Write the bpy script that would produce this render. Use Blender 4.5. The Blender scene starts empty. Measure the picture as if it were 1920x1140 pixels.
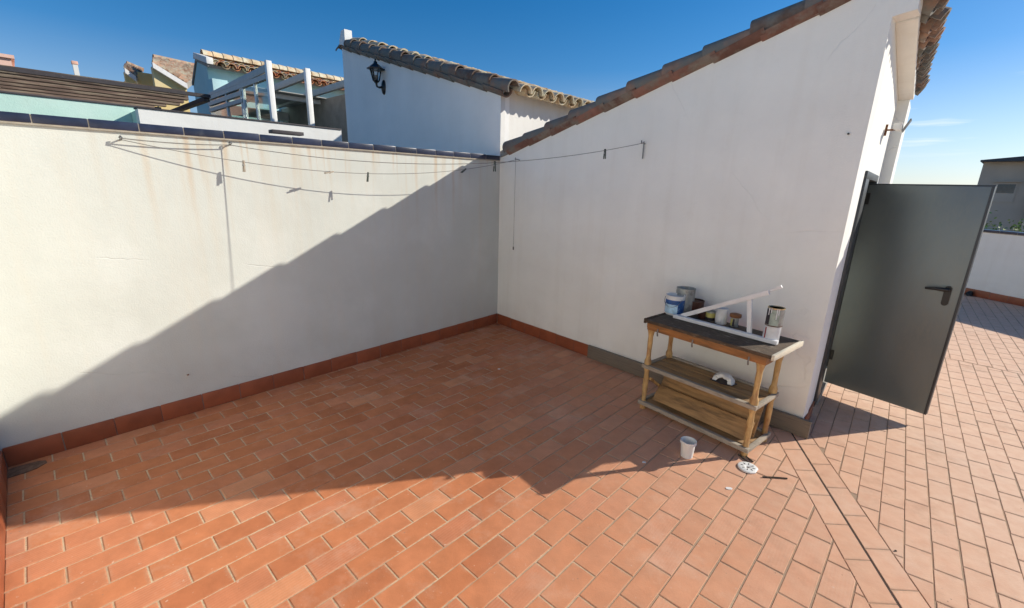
import bpy, bmesh, math, random
from mathutils import Vector, Matrix
random.seed(11)
S = bpy.context.scene
# ---------------------------------------------------------------- camera
FPX, CX, CY, H = 824.6, 960.0, 570.0, 1.98
_dn = Vector((881-CX, 3584-CY, FPX)).normalized()
_fw = Vector((0, 0, 1)); _fw = (_fw - _dn*_fw.dot(_dn)).normalized()
_rt = _dn.cross(_fw)
ROWS = (_rt, _fw, -_dn)
def c2w(v): return Vector((ROWS[0].dot(v), ROWS[1].dot(v), ROWS[2].dot(v)))
cam = bpy.data.cameras.new('camera'); co = bpy.data.objects.new('camera', cam)
S.collection.objects.link(co); S.camera = co
cam.sensor_width = 36; cam.sensor_fit = 'HORIZONTAL'; cam.lens = FPX/1920*36
cam.clip_start = 0.05; cam.clip_end = 4000
X, Y, Z = c2w(Vector((1, 0, 0))), c2w(Vector((0, -1, 0))), c2w(Vector((0, 0, -1)))
mw = Matrix(((X.x, Y.x, Z.x, 0), (X.y, Y.y, Z.y, 0), (X.z, Y.z, Z.z, H), (0, 0, 0, 1)))
co.matrix_world = mw
# ---------------------------------------------------------------- sky and sun
SUN_AZ, SUN_EL = 13.1, 27.9          # where the sun stands (degrees from +x), its elevation
W = bpy.data.worlds.new('World'); S.world = W; W.use_nodes = True
nt = W.node_tree; nt.nodes.clear()
out = nt.nodes.new('ShaderNodeOutputWorld'); bg = nt.nodes.new('ShaderNodeBackground')
sky = nt.nodes.new('ShaderNodeTexSky'); sky.sky_type = 'NISHITA'; sky.sun_disc = False
sky.sun_elevation = math.radians(SUN_EL); sky.sun_rotation = math.radians(90-SUN_AZ)
sky.air_density = 1.0; sky.dust_density = 0.3; sky.ozone_density = 2.5; sky.altitude = 30
tc = nt.nodes.new('ShaderNodeTexCoord'); mp = nt.nodes.new('ShaderNodeMapping')
mp.inputs['Scale'].default_value = (1.6, 1.6, 26)
nz = nt.nodes.new('ShaderNodeTexNoise'); nz.inputs['Scale'].default_value = 2.2; nz.inputs['Detail'].default_value = 5
rp = nt.nodes.new('ShaderNodeMapRange'); rp.inputs[1].default_value = .60; rp.inputs[2].default_value = .78
sep = nt.nodes.new('ShaderNodeSeparateXYZ')
band = nt.nodes.new('ShaderNodeMapRange'); band.inputs[1].default_value = .05; band.inputs[2].default_value = .09
band2 = nt.nodes.new('ShaderNodeMapRange'); band2.inputs[1].default_value = .19; band2.inputs[2].default_value = .12
mul = nt.nodes.new('ShaderNodeMath'); mul.operation = 'MULTIPLY'; mul2 = nt.nodes.new('ShaderNodeMath'); mul2.operation = 'MULTIPLY'
mix = nt.nodes.new('ShaderNodeMixRGB'); mix.inputs[2].default_value = (9.5, 10.0, 10.6, 1)
L = nt.links.new
L(tc.outputs['Generated'], mp.inputs[0]); L(mp.outputs[0], nz.inputs[0]); L(nz.outputs[0], rp.inputs[0])
L(tc.outputs['Generated'], sep.inputs[0]); L(sep.outputs[2], band.inputs[0]); L(sep.outputs[2], band2.inputs[0])
L(band.outputs[0], mul.inputs[0]); L(band2.outputs[0], mul.inputs[1]); L(mul.outputs[0], mul2.inputs[0]); L(rp.outputs[0], mul2.inputs[1])
hs = nt.nodes.new('ShaderNodeHueSaturation'); hs.inputs['Saturation'].default_value = 1.42; L(sky.outputs[0], hs.inputs['Color'])
el = nt.nodes.new('ShaderNodeMapRange'); el.inputs[1].default_value = .03; el.inputs[2].default_value = .22; el.inputs[3].default_value = .85; el.inputs[4].default_value = 1.46
L(sep.outputs[2], el.inputs[0]); L(el.outputs[0], hs.inputs['Saturation'])
lowc = nt.nodes.new('ShaderNodeMixRGB'); lowc.blend_type = 'MULTIPLY'; lowc.inputs[2].default_value = (.76, .87, 1.10, 1)
elf = nt.nodes.new('ShaderNodeMapRange'); elf.inputs[1].default_value = .28; elf.inputs[2].default_value = .0; elf.inputs[3].default_value = .35; L(sep.outputs[2], elf.inputs[0]); L(elf.outputs[0], lowc.inputs[0]); L(hs.outputs[0], lowc.inputs[1])
L(mul2.outputs[0], mix.inputs[0]); L(lowc.outputs[0], mix.inputs[1]); L(mix.outputs[0], bg.inputs[0]); L(bg.outputs[0], out.inputs[0])
bg.inputs[1].default_value = 0.091
sl = bpy.data.lights.new('sun', 'SUN'); sl.energy = 4.8; sl.angle = math.radians(.53); sl.color = (1, .94, .82)
so = bpy.data.objects.new('sun', sl); S.collection.objects.link(so)
_a, _e = math.radians(SUN_AZ), math.radians(SUN_EL)
so.rotation_euler = Vector((math.cos(_a)*math.cos(_e), math.sin(_a)*math.cos(_e), math.sin(_e))).to_track_quat('Z', 'Y').to_euler()
so.location = (20, 5, 20)
S.view_settings.view_transform = 'Standard'; S.view_settings.look = 'None'
S.view_settings.exposure = 0.30; S.view_settings.gamma = 1
S.render.engine = 'CYCLES'; S.cycles.max_bounces = 8; S.cycles.diffuse_bounces = 5
# ---------------------------------------------------------------- helpers
R = math.radians
def U(az): return Vector((math.cos(R(az)), math.sin(R(az)), 0))
def P2(x, y): return Vector((x, y, 0))
def ray(px, py): return c2w(Vector((px-CX, py-CY, FPX)))
def at_z(px, py, z=0.0):
    d = ray(px, py); t = (z-H)/d.z; return Vector((d.x*t, d.y*t, z))
def at_plane(o, n, px, py):
    d = ray(px, py); C = Vector((0, 0, H)); return C + d*((o-C).dot(n)/d.dot(n))
class F:                                   # an upright frame: origin and azimuth of its x axis
    def __init__(s, o, az): s.o = Vector(o); s.az = az; s.x = U(az); s.y = U(az+90)
    def w(s, x, y, z=0): return s.o + s.x*x + s.y*y + Vector((0, 0, z))
    def loc(s, p): d = p-s.o; return Vector((d.dot(s.x), d.dot(s.y), d.z))
c0 = P2(-.213, 6.176); g0 = P2(2.483, 3.330)
FA = F(c0, 47.6); FB = F(c0, -46.97); FC = F(g0, 48.6); FD = F(c0, 133.03); FW = F((0, 0, 0), 0)
class MB:
    def __init__(s): s.v = []; s.f = []; s.t = []; s.m = []; s.cur = 0; s.e = {}
    def add(s, vs, fs, tint=None):
        n = len(s.v); s.v += [tuple(v) for v in vs]; s.f += [tuple(n+i for i in f) for f in fs]
        t = random.random() if tint is None else tint
        s.t += [t]*len(vs); s.m += [s.cur]*len(fs); return s
    def box(s, x0, x1, y0, y1, z0, z1, tint=None):
        v = [(x, y, z) for z in (z0, z1) for y in (y0, y1) for x in (x0, x1)]
        return s.add(v, [(0, 2, 3, 1), (4, 5, 7, 6), (0, 1, 5, 4), (2, 6, 7, 3), (0, 4, 6, 2), (1, 3, 7, 5)], tint)
    def hexa(s, lo, hi, tint=None):       # two quads of points
        v = list(lo)+list(hi)
        return s.add(v, [(3, 2, 1, 0), (4, 5, 6, 7), (0, 1, 5, 4), (1, 2, 6, 5), (2, 3, 7, 6), (3, 0, 4, 7)], tint)
    def prism(s, poly, a, b, axis='y', tint=None):   # extrude a polygon in a coordinate plane
        n = len(poly)
        def p(q, h):
            return (q[0], h, q[1]) if axis == 'y' else ((q[0], q[1], h) if axis == 'z' else (h, q[0], q[1]))
        v = [p(q, a) for q in poly]+[p(q, b) for q in poly]
        fs = [tuple(range(n)), tuple(range(2*n-1, n-1, -1))]+[(i, i+n, (i+1) % n+n, (i+1) % n) for i in range(n)]
        return s.add(v, fs, tint)
    def bar(s, p, q, w, h, up=Vector((0, 0, 1)), tint=None):
        p = Vector(p); q = Vector(q); d = (q-p).normalized(); sd = d.cross(up)
        if sd.length < 1e-4: sd = d.cross(Vector((1, 0, 0)))
        sd.normalize(); u = sd.cross(d)
        r = [(-w/2, -h/2), (w/2, -h/2), (w/2, h/2), (-w/2, h/2)]
        return s.hexa([p+sd*a+u*b for a, b in r], [q+sd*a+u*b for a, b in r], tint)
    def tube(s, pts, r, n=8, tint=None, cap=True):
        pts = [Vector(p) for p in pts]; rs = r if isinstance(r, (list, tuple)) else [r]*len(pts)
        vs = []; fs = []; prev = None
        for i, p in enumerate(pts):
            d = (pts[min(i+1, len(pts)-1)]-pts[max(i-1, 0)]).normalized()
            if prev is None:
                a = d.cross(Vector((0, 0, 1)));
                if a.length < .05: a = d.cross(Vector((1, 0, 0)))
            else: a = prev-d*prev.dot(d)
            a.normalize(); prev = a; b = d.cross(a)
            vs += [p+(a*math.cos(2*math.pi*k/n)+b*math.sin(2*math.pi*k/n))*rs[i] for k in range(n)]
        for i in range(len(pts)-1):
            fs += [(i*n+k, i*n+(k+1) % n, (i+1)*n+(k+1) % n, (i+1)*n+k) for k in range(n)]
        if cap: fs += [tuple(range(n-1, -1, -1)), tuple((len(pts)-1)*n+k for k in range(n))]
        return s.add(vs, fs, tint)
    def lathe(s, prof, o=(0, 0, 0), n=24, tint=None, sx=1, sy=1, ax=None):  # profile of (r, z)
        o = Vector(o); vs = []; fs = []
        for r, z in prof: vs += [o+Vector((r*sx*math.cos(2*math.pi*k/n), r*sy*math.sin(2*math.pi*k/n), z)) for k in range(n)]
        for i in range(len(prof)-1):
            fs += [(i*n+k, i*n+(k+1) % n, (i+1)*n+(k+1) % n, (i+1)*n+k) for k in range(n)]
        if prof[0][0] > 1e-5: fs.append(tuple(range(n-1, -1, -1)))
        if prof[-1][0] > 1e-5: fs.append(tuple((len(prof)-1)*n+k for k in range(n)))
        return s.add(vs, fs, tint)
    def tile(s, p, q, r0, r1, up, th=.014, n=8, arc=180, flip=False, tint=None):
        """one curved roof tile from p to q, radius r0 at p and r1 at q; its back faces up"""
        p = Vector(p); q = Vector(q); d = (q-p).normalized(); up = Vector(up); up = (up-d*up.dot(d)).normalized(); sd = d.cross(up)
        if flip: up = -up
        vs = []
        for pt, r in ((p, r0), (q, r1)):
            for rr in (r, r-th):
                for k in range(n+1):
                    a = R(90-arc/2+arc*k/n); vs.append(pt+sd*math.cos(a)*rr+up*math.sin(a)*rr)
        m = n+1; fs = []
        for k in range(n):
            fs += [(k, k+1, 2*m+k+1, 2*m+k), (m+k+1, m+k, 3*m+k, 3*m+k+1), (k, m+k, m+k+1, k+1), (2*m+k, 2*m+k+1, 3*m+k+1, 3*m+k)]
        fs += [(0, 2*m, 3*m, m), (n, m+n, 3*m+n, 2*m+n)]
        return s.add(vs, fs, tint)
    def build(s, name, mats, parent=None, fr=None, bevel=0, smooth=None, seg=2):
        me = bpy.data.meshes.new(name); me.from_pydata(s.v, [], s.f)
        if not isinstance(mats, (list, tuple)): mats = [mats]
        for m in mats: me.materials.append(m)
        me.polygons.foreach_set('material_index', s.m)
        at = me.attributes.new('tint', 'FLOAT', 'POINT'); at.data.foreach_set('value', s.t)
        if s.e:
            ea = me.attributes.new('edge', 'FLOAT', 'POINT')
            for k_, v_ in s.e.items(): ea.data[k_].value = v_
        bm = bmesh.new(); bm.from_mesh(me); bmesh.ops.recalc_face_normals(bm, faces=bm.faces)
        if bevel:
            es = [e for e in bm.edges if len(e.link_faces) == 2 and e.calc_face_angle(0) > .5]
            bmesh.ops.bevel(bm, geom=es, offset=bevel, segments=seg, profile=.6, affect='EDGES', clamp_overlap=True)
        bm.to_mesh(me); bm.free()
        if smooth or bevel:
            me.shade_smooth(); me.set_sharp_from_angle(angle=R(smooth or 35))
        o = bpy.data.objects.new(name, me); S.collection.objects.link(o)
        if parent is not None: o.parent = parent
        elif fr is not None: o.location = fr.o; o.rotation_euler = (0, 0, R(fr.az))
        return o
def empty(name, fr=None, loc=None, rz=0):
    o = bpy.data.objects.new(name, None); S.collection.objects.link(o); o.empty_display_size = .1
    if fr is not None:
        o.location = fr.o if loc is None else fr.w(*loc); o.rotation_euler = (0, 0, R(fr.az+rz))
    else: o.location = loc or (0, 0, 0); o.rotation_euler = (0, 0, R(rz))
    return o
def tag(o, label=None, cat=None, group=None, kind=None):
    if label: o['label'] = label
    if cat: o['category'] = cat
    if group: o['group'] = group
    if kind: o['kind'] = kind
    return o
# ---------------------------------------------------------------- materials
def nodes(name):
    m = bpy.data.materials.new(name); m.use_nodes = True
    t = m.node_tree; b = t.nodes['Principled BSDF']; return m, t, b
def N(t, ty, **k):
    n = t.nodes.new(ty)
    for a, v in k.items():
        if a.startswith('i_'): n.inputs[int(a[2:])].default_value = v
        else: setattr(n, a, v)
    return n
def coords(t, scale=(1, 1, 1)):
    tcn = N(t, 'ShaderNodeTexCoord'); m = N(t, 'ShaderNodeMapping'); m.inputs['Scale'].default_value = scale
    t.links.new(tcn.outputs['Object'], m.inputs[0]); return m.outputs[0], tcn
def noise(t, vec, sc, det=4, rough=.55):
    n = N(t, 'ShaderNodeTexNoise'); n.inputs['Scale'].default_value = sc; n.inputs['Detail'].default_value = det
    n.inputs['Roughness'].default_value = rough; t.links.new(vec, n.inputs['Vector']); return n.outputs['Fac']
def mrange(t, v, a, b, c=0, d=1):
    n = N(t, 'ShaderNodeMapRange'); n.inputs[1].default_value = a; n.inputs[2].default_value = b
    n.inputs[3].default_value = c; n.inputs[4].default_value = d; t.links.new(v, n.inputs[0]); return n.outputs[0]
def mth(t, op, a, b):
    n = N(t, 'ShaderNodeMath'); n.operation = op
    for i, v in enumerate((a, b)):
        if isinstance(v, (int, float)): n.inputs[i].default_value = v
        else: t.links.new(v, n.inputs[i])
    return n.outputs[0]
def mixc(t, f, a, b, mode='MIX'):
    n = N(t, 'ShaderNodeMixRGB'); n.blend_type = mode
    for i, v in enumerate((f, a, b)):
        if isinstance(v, (int, float)): n.inputs[i].default_value = v
        elif isinstance(v, tuple): n.inputs[i].default_value = (*v, 1) if len(v) == 3 else v
        else: t.links.new(v, n.inputs[i])
    return n.outputs[0]
def bump(t, b, h, st, dist=.01):
    n = N(t, 'ShaderNodeBump'); n.inputs['Strength'].default_value = st; n.inputs['Distance'].default_value = dist
    t.links.new(h, n.inputs['Height']); t.links.new(n.outputs[0], b.inputs['Normal'])
def setc(t, b, c): t.links.new(c, b.inputs['Base Color'])
def M(name, col, rough=.6, var=.12, vs=9, bs=70, bst=.25, bd=.004, metal=0, col2=None, c2s=5, c2=(.5, .65), tint=0, scale=(1, 1, 1), spec=.5):
    m, t, b = nodes(name); v, _ = coords(t, scale)
    n1 = noise(t, v, vs, 5); k = mrange(t, n1, .3, .7, 1-var, 1+var)
    c = mixc(t, 1, tuple(col), k, 'MULTIPLY')
    if tint:
        a = N(t, 'ShaderNodeAttribute', attribute_name='tint')
        c = mixc(t, 1, c, mrange(t, a.outputs['Fac'], 0, 1, 1-tint, 1+tint), 'MULTIPLY')
    if col2: c = mixc(t, mrange(t, noise(t, v, c2s, 6, .65), c2[0], c2[1]), c, tuple(col2))
    setc(t, b, c); b.inputs['Roughness'].default_value = rough; b.inputs['Metallic'].default_value = metal
    b.inputs['Specular IOR Level'].default_value = spec
    if bst: bump(t, b, noise(t, v, bs, 4), bst, bd)
    return m
def stucco(name, col=(.80, .79, .76), rust=0, streak=.10, discolouration=(.60, .54, .44), low=0):
    m, t, b = nodes(name); v, tcn = coords(t)
    sx = N(t, 'ShaderNodeSeparateXYZ'); t.links.new(tcn.outputs['Object'], sx.inputs[0])
    c = mixc(t, 1, tuple(col), mrange(t, noise(t, v, 1.7, 4), .3, .7, .95, 1.04), 'MULTIPLY')
    vs, _ = coords(t, (5, 5, .35)); n = noise(t, vs, 1.5, 5, .6)
    c = mixc(t, mth(t, 'MULTIPLY', mrange(t, n, .5, .78), streak*3), c, tuple(discolouration))  # vertical dirty streaks
    c = mixc(t, mth(t, 'MULTIPLY', mrange(t, noise(t, v, 9, 6, .7), .55, .8), .10), c, (.55, .5, .42))
    vk = N(t, 'ShaderNodeTexVoronoi'); vk.feature = 'DISTANCE_TO_EDGE'; vk.inputs['Scale'].default_value = .55
    wob = N(t, 'ShaderNodeMixRGB'); wob.inputs[0].default_value = .12; t.links.new(v, wob.inputs[1]); nw = N(t, 'ShaderNodeTexNoise'); nw.inputs['Scale'].default_value = 3; nw.inputs['Detail'].default_value = 6; t.links.new(v, nw.inputs['Vector']); t.links.new(nw.outputs['Color'], wob.inputs[2]); t.links.new(wob.outputs[0], vk.inputs['Vector'])
    ck = mth(t, 'MULTIPLY', mrange(t, vk.outputs['Distance'], .0022, .0006), mrange(t, noise(t, v, .9, 3), .52, .60))
    c = mixc(t, mth(t, 'MULTIPLY', ck, .07), c, (.35, .32, .28))
    c = mixc(t, mth(t, 'MULTIPLY', mrange(t, noise(t, v, .9, 5, .6), .50, .62), .16), c, (.80, .82, .80))
    if rust:
        jm = N(t, 'ShaderNodeMath'); jm.operation = 'PINGPONG'; jm.inputs[1].default_value = .134
        xx = mth(t, 'ADD', sx.outputs[0], mth(t, 'MULTIPLY', mth(t, 'SUBTRACT', noise(t, v, 5, 3), .5), .045)); t.links.new(mth(t, 'ADD', xx, 5.095), jm.inputs[0])
        vj, _ = coords(t, (1, 1, .12)); pick = mrange(t, noise(t, vj, 2.6, 2), .46, .58)
        jf = mth(t, 'MULTIPLY', mrange(t, jm.outputs[0], .030, .006), mth(t, 'MULTIPLY', pick, mth(t, 'POWER', mrange(t, mth(t, 'ADD', sx.outputs[2], mth(t, 'MULTIPLY', noise(t, vj, 4, 2), .5)), rust-.75, rust+.15), 1.5)))
        c = mixc(t, mth(t, 'MULTIPLY', jf, mth(t, 'MULTIPLY', mrange(t, sx.outputs[0], -4.1, -3.5), .42)), c, (.50, .30, .12))
        vr, _ = coords(t, (3.4, .3, .22)); n = noise(t, vr, 2.3, 3, .5)
        top = mrange(t, sx.outputs[2], rust-1.5, rust, 0, 1)
        fx = mrange(t, sx.outputs[0], -4.1, -3.5)
        f = mth(t, 'MULTIPLY', fx, mth(t, 'MULTIPLY', mrange(t, n, .54, .72), mth(t, 'POWER', top, 1.7)))
        c = mixc(t, mth(t, 'MULTIPLY', f, .45), c, (.52, .40, .25))
        v3, _ = coords(t, (11, .3, .5)); n3 = noise(t, v3, 2.1, 3, .5)
        f3 = mth(t, 'MULTIPLY', mth(t, 'MULTIPLY', fx, mrange(t, n3, .58, .70)), mth(t, 'POWER', mrange(t, sx.outputs[2], rust-.55, rust, 0, 1), 1.3))
        c = mixc(t, mth(t, 'MULTIPLY', f3, .42), c, (.48, .30, .14))
    if low:
        f = mth(t, 'MULTIPLY', mrange(t, sx.outputs[2], .45, .12), mrange(t, noise(t, v, 4, 5), .35, .7))
        c = mixc(t, mth(t, 'MULTIPLY', f, low), c, (.5, .40, .32))
    setc(t, b, c); b.inputs['Roughness'].default_value = .88; b.inputs['Specular IOR Level'].default_value = .25
    h = mth(t, 'ADD', noise(t, v, 95, 3), mth(t, 'MULTIPLY', noise(t, v, 7, 4), 2.0)); bump(t, b, mth(t, 'SUBTRACT', h, mth(t, 'MULTIPLY', ck, 2)), .38, .0045)
    return m
MAT = {}
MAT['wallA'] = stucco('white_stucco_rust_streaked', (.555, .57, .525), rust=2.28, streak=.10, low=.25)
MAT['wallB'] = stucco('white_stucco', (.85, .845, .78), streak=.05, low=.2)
MAT['wallD'] = stucco('bluish_white_stucco', (.86, .85, .82), streak=.03)
MAT['wallW'] = stucco('neighbour_white_stucco', (.72, .71, .68), streak=.08)
MAT['mint'] = stucco('mint_green_render', (.50, .70, .62), streak=.04, discolouration=(.42, .58, .50))
MAT['teal'] = stucco('pale_teal_render', (.38, .58, .60), streak=.05, discolouration=(.32, .45, .43))
MAT['yellow'] = stucco('yellow_render', (.72, .55, .25), streak=.05)
MAT['pink'] = stucco('pink_render', (.72, .42, .32), streak=.05)
MAT['coping'] = M('blue_glazed_tile', (.018, .024, .052), .3, .2, 20, 30, .1, tint=.25, col2=(.07, .075, .09), c2s=9, c2=(.62, .85))
MAT['grout'] = M('pale_grout', (.34, .30, .24), .9, .2, 14, 120, .5)
MAT['skirt'] = M('red_ceramic_skirting', (.28, .078, .034), .38, .14, 8, 60, .12, tint=.10, col2=(.20, .06, .03), c2s=6, c2=(.6, .85))
MAT['roof'] = M('weathered_roof_tile', (.34, .20, .13), .85, .25, 7, 55, .5, .006, tint=.35, col2=(.42, .38, .28), c2s=5, c2=(.45, .62))
MAT['verge'] = M('mossy_dark_roof_tile', (.24, .145, .10), .85, .3, 6, 60, .5, .006, tint=.4, col2=(.17, .165, .145), c2s=4, c2=(.38, .56))
MAT['redtile'] = M('dark_red_roof_tile', (.19, .095, .07), .85, .3, 6, 60, .5, .006, tint=.4, col2=(.20, .17, .14), c2s=5, c2=(.45, .6))
MAT['lichen'] = M('cream_lichened_tile', (.52, .37, .22), .9, .25, 6, 60, .5, .006, tint=.3, col2=(.60, .56, .42), c2s=5, c2=(.42, .6))
MAT['mortar'] = M('grey_mortar', (.26, .24, .21), .95, .2, 9, 90, .6)
MAT['floorgrout'] = M('floor_grout', (.60, .47, .32), .95, .25, 5, 120, .4, col2=(.20, .13, .085), c2s=1.3, c2=(.50, .62))
def groutmat():
    m, t, b = nodes('floor_grout'); v, tcn = coords(t)
    sx = N(t, 'ShaderNodeSeparateXYZ'); t.links.new(tcn.outputs['Object'], sx.inputs[0])
    f = mrange(t, mth(t, 'ADD', sx.outputs[0], mth(t, 'MULTIPLY', mth(t, 'SUBTRACT', noise(t, v, 2.4, 5), .5), 7)), -.4, 1.6)
    c = mixc(t, f, (.56, .42, .27), (.33, .22, .145)); c = mixc(t, mth(t, 'MULTIPLY', mrange(t, noise(t, v, 2.0, 4), .45, .6), .75), c, (.42, .24, .14))
    c = mixc(t, mrange(t, noise(t, v, 60, 4), .45, .75), c, (.34, .25, .17)); setc(t, b, c); b.inputs['Roughness'].default_value = .95
    bump(t, b, noise(t, v, 130, 3), .5, .003); return m
MAT['floorgrout'] = groutmat()
MAT['joint'] = M('dark_expansion_joint', (.05, .022, .014), .9, .2)
def tilemat():
    m, t, b = nodes('terracotta_floor_tile'); v, _ = coords(t)
    a = N(t, 'ShaderNodeAttribute', attribute_name='tint').outputs['Fac']
    r = N(t, 'ShaderNodeValToRGB'); e = r.color_ramp.elements
    e[0].position = 0; e[0].color = (.425, .150, .068, 1); e[1].position = 1; e[1].color = (.56, .235, .115, 1)
    for p, cc in ((.2, (.475, .175, .078, 1)), (.55, (.50, .190, .088, 1)), (.85, (.485, .180, .090, 1))):
        x = e.new(p); x.color = cc
    t.links.new(a, r.inputs[0])
    c = mixc(t, 1, r.outputs[0], mrange(t, noise(t, v, 7, 6, .65), .3, .72, .86, 1.13), 'MULTIPLY')
    # tile colour turns paler towards the right
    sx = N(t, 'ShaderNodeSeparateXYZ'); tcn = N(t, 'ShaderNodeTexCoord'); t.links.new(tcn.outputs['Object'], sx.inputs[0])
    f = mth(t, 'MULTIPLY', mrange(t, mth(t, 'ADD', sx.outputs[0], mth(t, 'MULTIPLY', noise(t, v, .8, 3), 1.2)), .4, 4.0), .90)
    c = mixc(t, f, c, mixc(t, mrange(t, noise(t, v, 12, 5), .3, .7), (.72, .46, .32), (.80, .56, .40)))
    # combed ribs of some fired tiles
    w, _ = coords(t, (1, 1, 1)); wr = N(t, 'ShaderNodeMapping'); wr.inputs['Rotation'].default_value = (0, 0, R(-49)); t.links.new(w, wr.inputs[0])
    wv = N(t, 'ShaderNodeTexWave'); wv.bands_direction = 'Y'; wv.inputs['Scale'].default_value = 19; wv.inputs['Distortion'].default_value = 1.2; wv.inputs['Detail'].default_value = 2
    t.links.new(wr.outputs[0], wv.inputs[0])
    rib = mth(t, 'MULTIPLY', mrange(t, a, .62, .9), mrange(t, wv.outputs['Fac'], 0, 1, 0, .10))
    c = mixc(t, rib, c, (.66, .46, .34))
    c = mixc(t, mth(t, 'MULTIPLY', mrange(t, noise(t, v, 2.1, 6, .7), .56, .74), .28), c, (.22, .12, .075))
    eg = N(t, 'ShaderNodeAttribute', attribute_name='edge').outputs['Fac']
    ef = mth(t, 'MULTIPLY', mrange(t, eg, .35, 1), mrange(t, noise(t, v, 14, 6, .7), .42, .62))
    c = mixc(t, mth(t, 'MULTIPLY', ef, .40), c, (.40, .27, .18))
    vz = N(t, 'ShaderNodeTexVoronoi'); vz.inputs['Scale'].default_value = 21; t.links.new(v, vz.inputs['Vector'])
    c = mixc(t, mth(t, 'MULTIPLY', mrange(t, vz.outputs['Distance'], .10, .05), mrange(t, noise(t, v, 6, 3), .55, .6)), c, (.30, .17, .11))
    c = mixc(t, mth(t, 'MULTIPLY', mrange(t, noise(t, v, 1.6, 6, .72), .54, .70), .20), c, (.72, .58, .46))
    c = mixc(t, mth(t, 'MULTIPLY', mrange(t, noise(t, v, 33, 4, .6), .66, .74), .5), c, (.62, .50, .40))
    setc(t, b, c); t.links.new(mrange(t, noise(t, v, 5, 5), .3, .7, .62, .85), b.inputs['Roughness'])
    b.inputs['Specular IOR Level'].default_value = .12
    bump(t, b, mth(t, 'ADD', noise(t, v, 140, 4), mth(t, 'MULTIPLY', noise(t, v, 22, 3), 1.5)), .3, .003); return m
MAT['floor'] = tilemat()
MAT['doormetal'] = M('galvanised_door_sheet', (.145, .172, .178), .40, .08, 5, 14, .08, .003, metal=.55, col2=(.155, .175, .172), c2s=38, c2=(.45, .7), scale=(1, 1, .35))
MAT['dooredge'] = M('dark_door_edge', (.05, .055, .06), .45, .1, metal=.4)
MAT['blackplastic'] = M('black_plastic', (.012, .012, .012), .4, .1, bst=.05)
MAT['steel'] = M('grey_steel', (.22, .22, .22), .45, .15, metal=.8)
MAT['rust'] = M('rusty_metal', (.22, .085, .03), .75, .3, 20, 60, .4, col2=(.10, .05, .03), c2s=14)
MAT['rope'] = M('grey_plastic_cord', (.20, .19, .17), .7, .2)
MAT['iron'] = M('black_painted_iron', (.008, .009, .011), .35, .1, bst=.1)
MAT['plank'] = M('grey_weathered_plank', (.20, .165, .125), .85, .25, 3, 40, .5, .004, scale=(1.2, 9, 22), col2=(.11, .09, .07), c2s=3, c2=(.5, .7))
MAT['wood'] = M('yellow_brown_wood', (.50, .32, .13), .65, .3, 6, 40, .3, .003, scale=(5, 5, 1.5), col2=(.30, .13, .045), c2s=4, c2=(.48, .68))
MAT['woodtop'] = M('dark_stained_wood', (.080, .050, .028), .8, .5, 9, 60, .4, .003, scale=(2, 7, 7), col2=(.30, .24, .17), c2s=5, c2=(.56, .74))
MAT['woodboard'] = M('brown_board', (.33, .19, .075), .65, .35, 4, 40, .3, .003, scale=(1.3, 8, 8), col2=(.10, .06, .028), c2s=2.5, c2=(.52, .75))
MAT['woodgrey'] = M('greyed_rail', (.36, .31, .245), .8, .25, 5, 60, .4, .003, scale=(1.5, 9, 9), col2=(.2, .16, .11), c2s=5, c2=(.5, .7))
MAT['palewood'] = M('pale_worn_wood', (.62, .56, .44), .7, .2, 5, 60, .4, .003, scale=(9, 1.5, 9), col2=(.40, .32, .2), c2s=5, c2=(.6, .75))
MAT['apron'] = M('orange_brown_apron', (.30, .125, .035), .55, .3, 5, 40, .25, .003, scale=(1.3, 9, 9), col2=(.12, .065, .03), c2s=3.5, c2=(.5, .7))
MAT['paint'] = M('chipped_white_paint', (.74, .72, .70), .55, .08, 12, 60, .2, col2=(.42, .36, .30), c2s=16, c2=(.66, .78))
MAT['whiteplastic'] = M('dirty_white_plastic', (.72, .71, .68), .45, .08, 9, bst=.08, col2=(.5, .46, .40), c2s=11, c2=(.6, .8))
MAT['bluelabel'] = M('blue_label', (.02, .085, .26), .5, .3, 30, col2=(.2, .3, .42), c2s=26, c2=(.56, .66))
MAT['lightlabel'] = M('pale_blue_label', (.42, .60, .72), .4, .25, 30)
MAT['darktin'] = M('dark_red_brown_tin', (.06, .018, .010), .45, .3, 20)
MAT['greytin'] = M('grey_tin', (.36, .37, .35), .45, .2, 10, metal=.5, col2=(.2, .19, .17), c2s=12)
MAT['paperwhite'] = M('white_label', (.70, .68, .66), .6, .1, 20, col2=(.45, .40, .40), c2s=20, c2=(.6, .75))
MAT['redlabel'] = M('dark_red_label', (.32, .03, .03), .5, .2)
MAT['blacklabel'] = M('black_label', (.03, .022, .028), .5, .3)
MAT['greenlabel'] = M('grey_green_label', (.30, .36, .31), .5, .3, 25)
MAT['gold'] = M('brassy_rim', (.60, .46, .24), .35, .1, metal=.7)
MAT['yellowlabel'] = M('yellow_label', (.55, .48, .14), .5, .2)
MAT['slat'] = M('grey_brown_slat', (.135, .088, .066), .8, .4, 3, 30, .4, scale=(.6, 8, 8), tint=.4, col2=(.30, .26, .18), c2s=3, c2=(.5, .7))
MAT['slatdark'] = M('dark_beam', (.045, .038, .042), .7, .2)
MAT['alu'] = M('white_aluminium', (.78, .77, .74), .4, .05, 6, bst=.02)
MAT['alugrey'] = M('cream_aluminium', (.46, .44, .40), .5, .08, 6, bst=.02)
def glassmat(name, col, rough=.03):
    m, t, b = nodes(name); b.inputs['Base Color'].default_value = (*col, 1); b.inputs['Roughness'].default_value = rough
    b.inputs['Transmission Weight'].default_value = 1; b.inputs['IOR'].default_value = 1.3; return m
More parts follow.
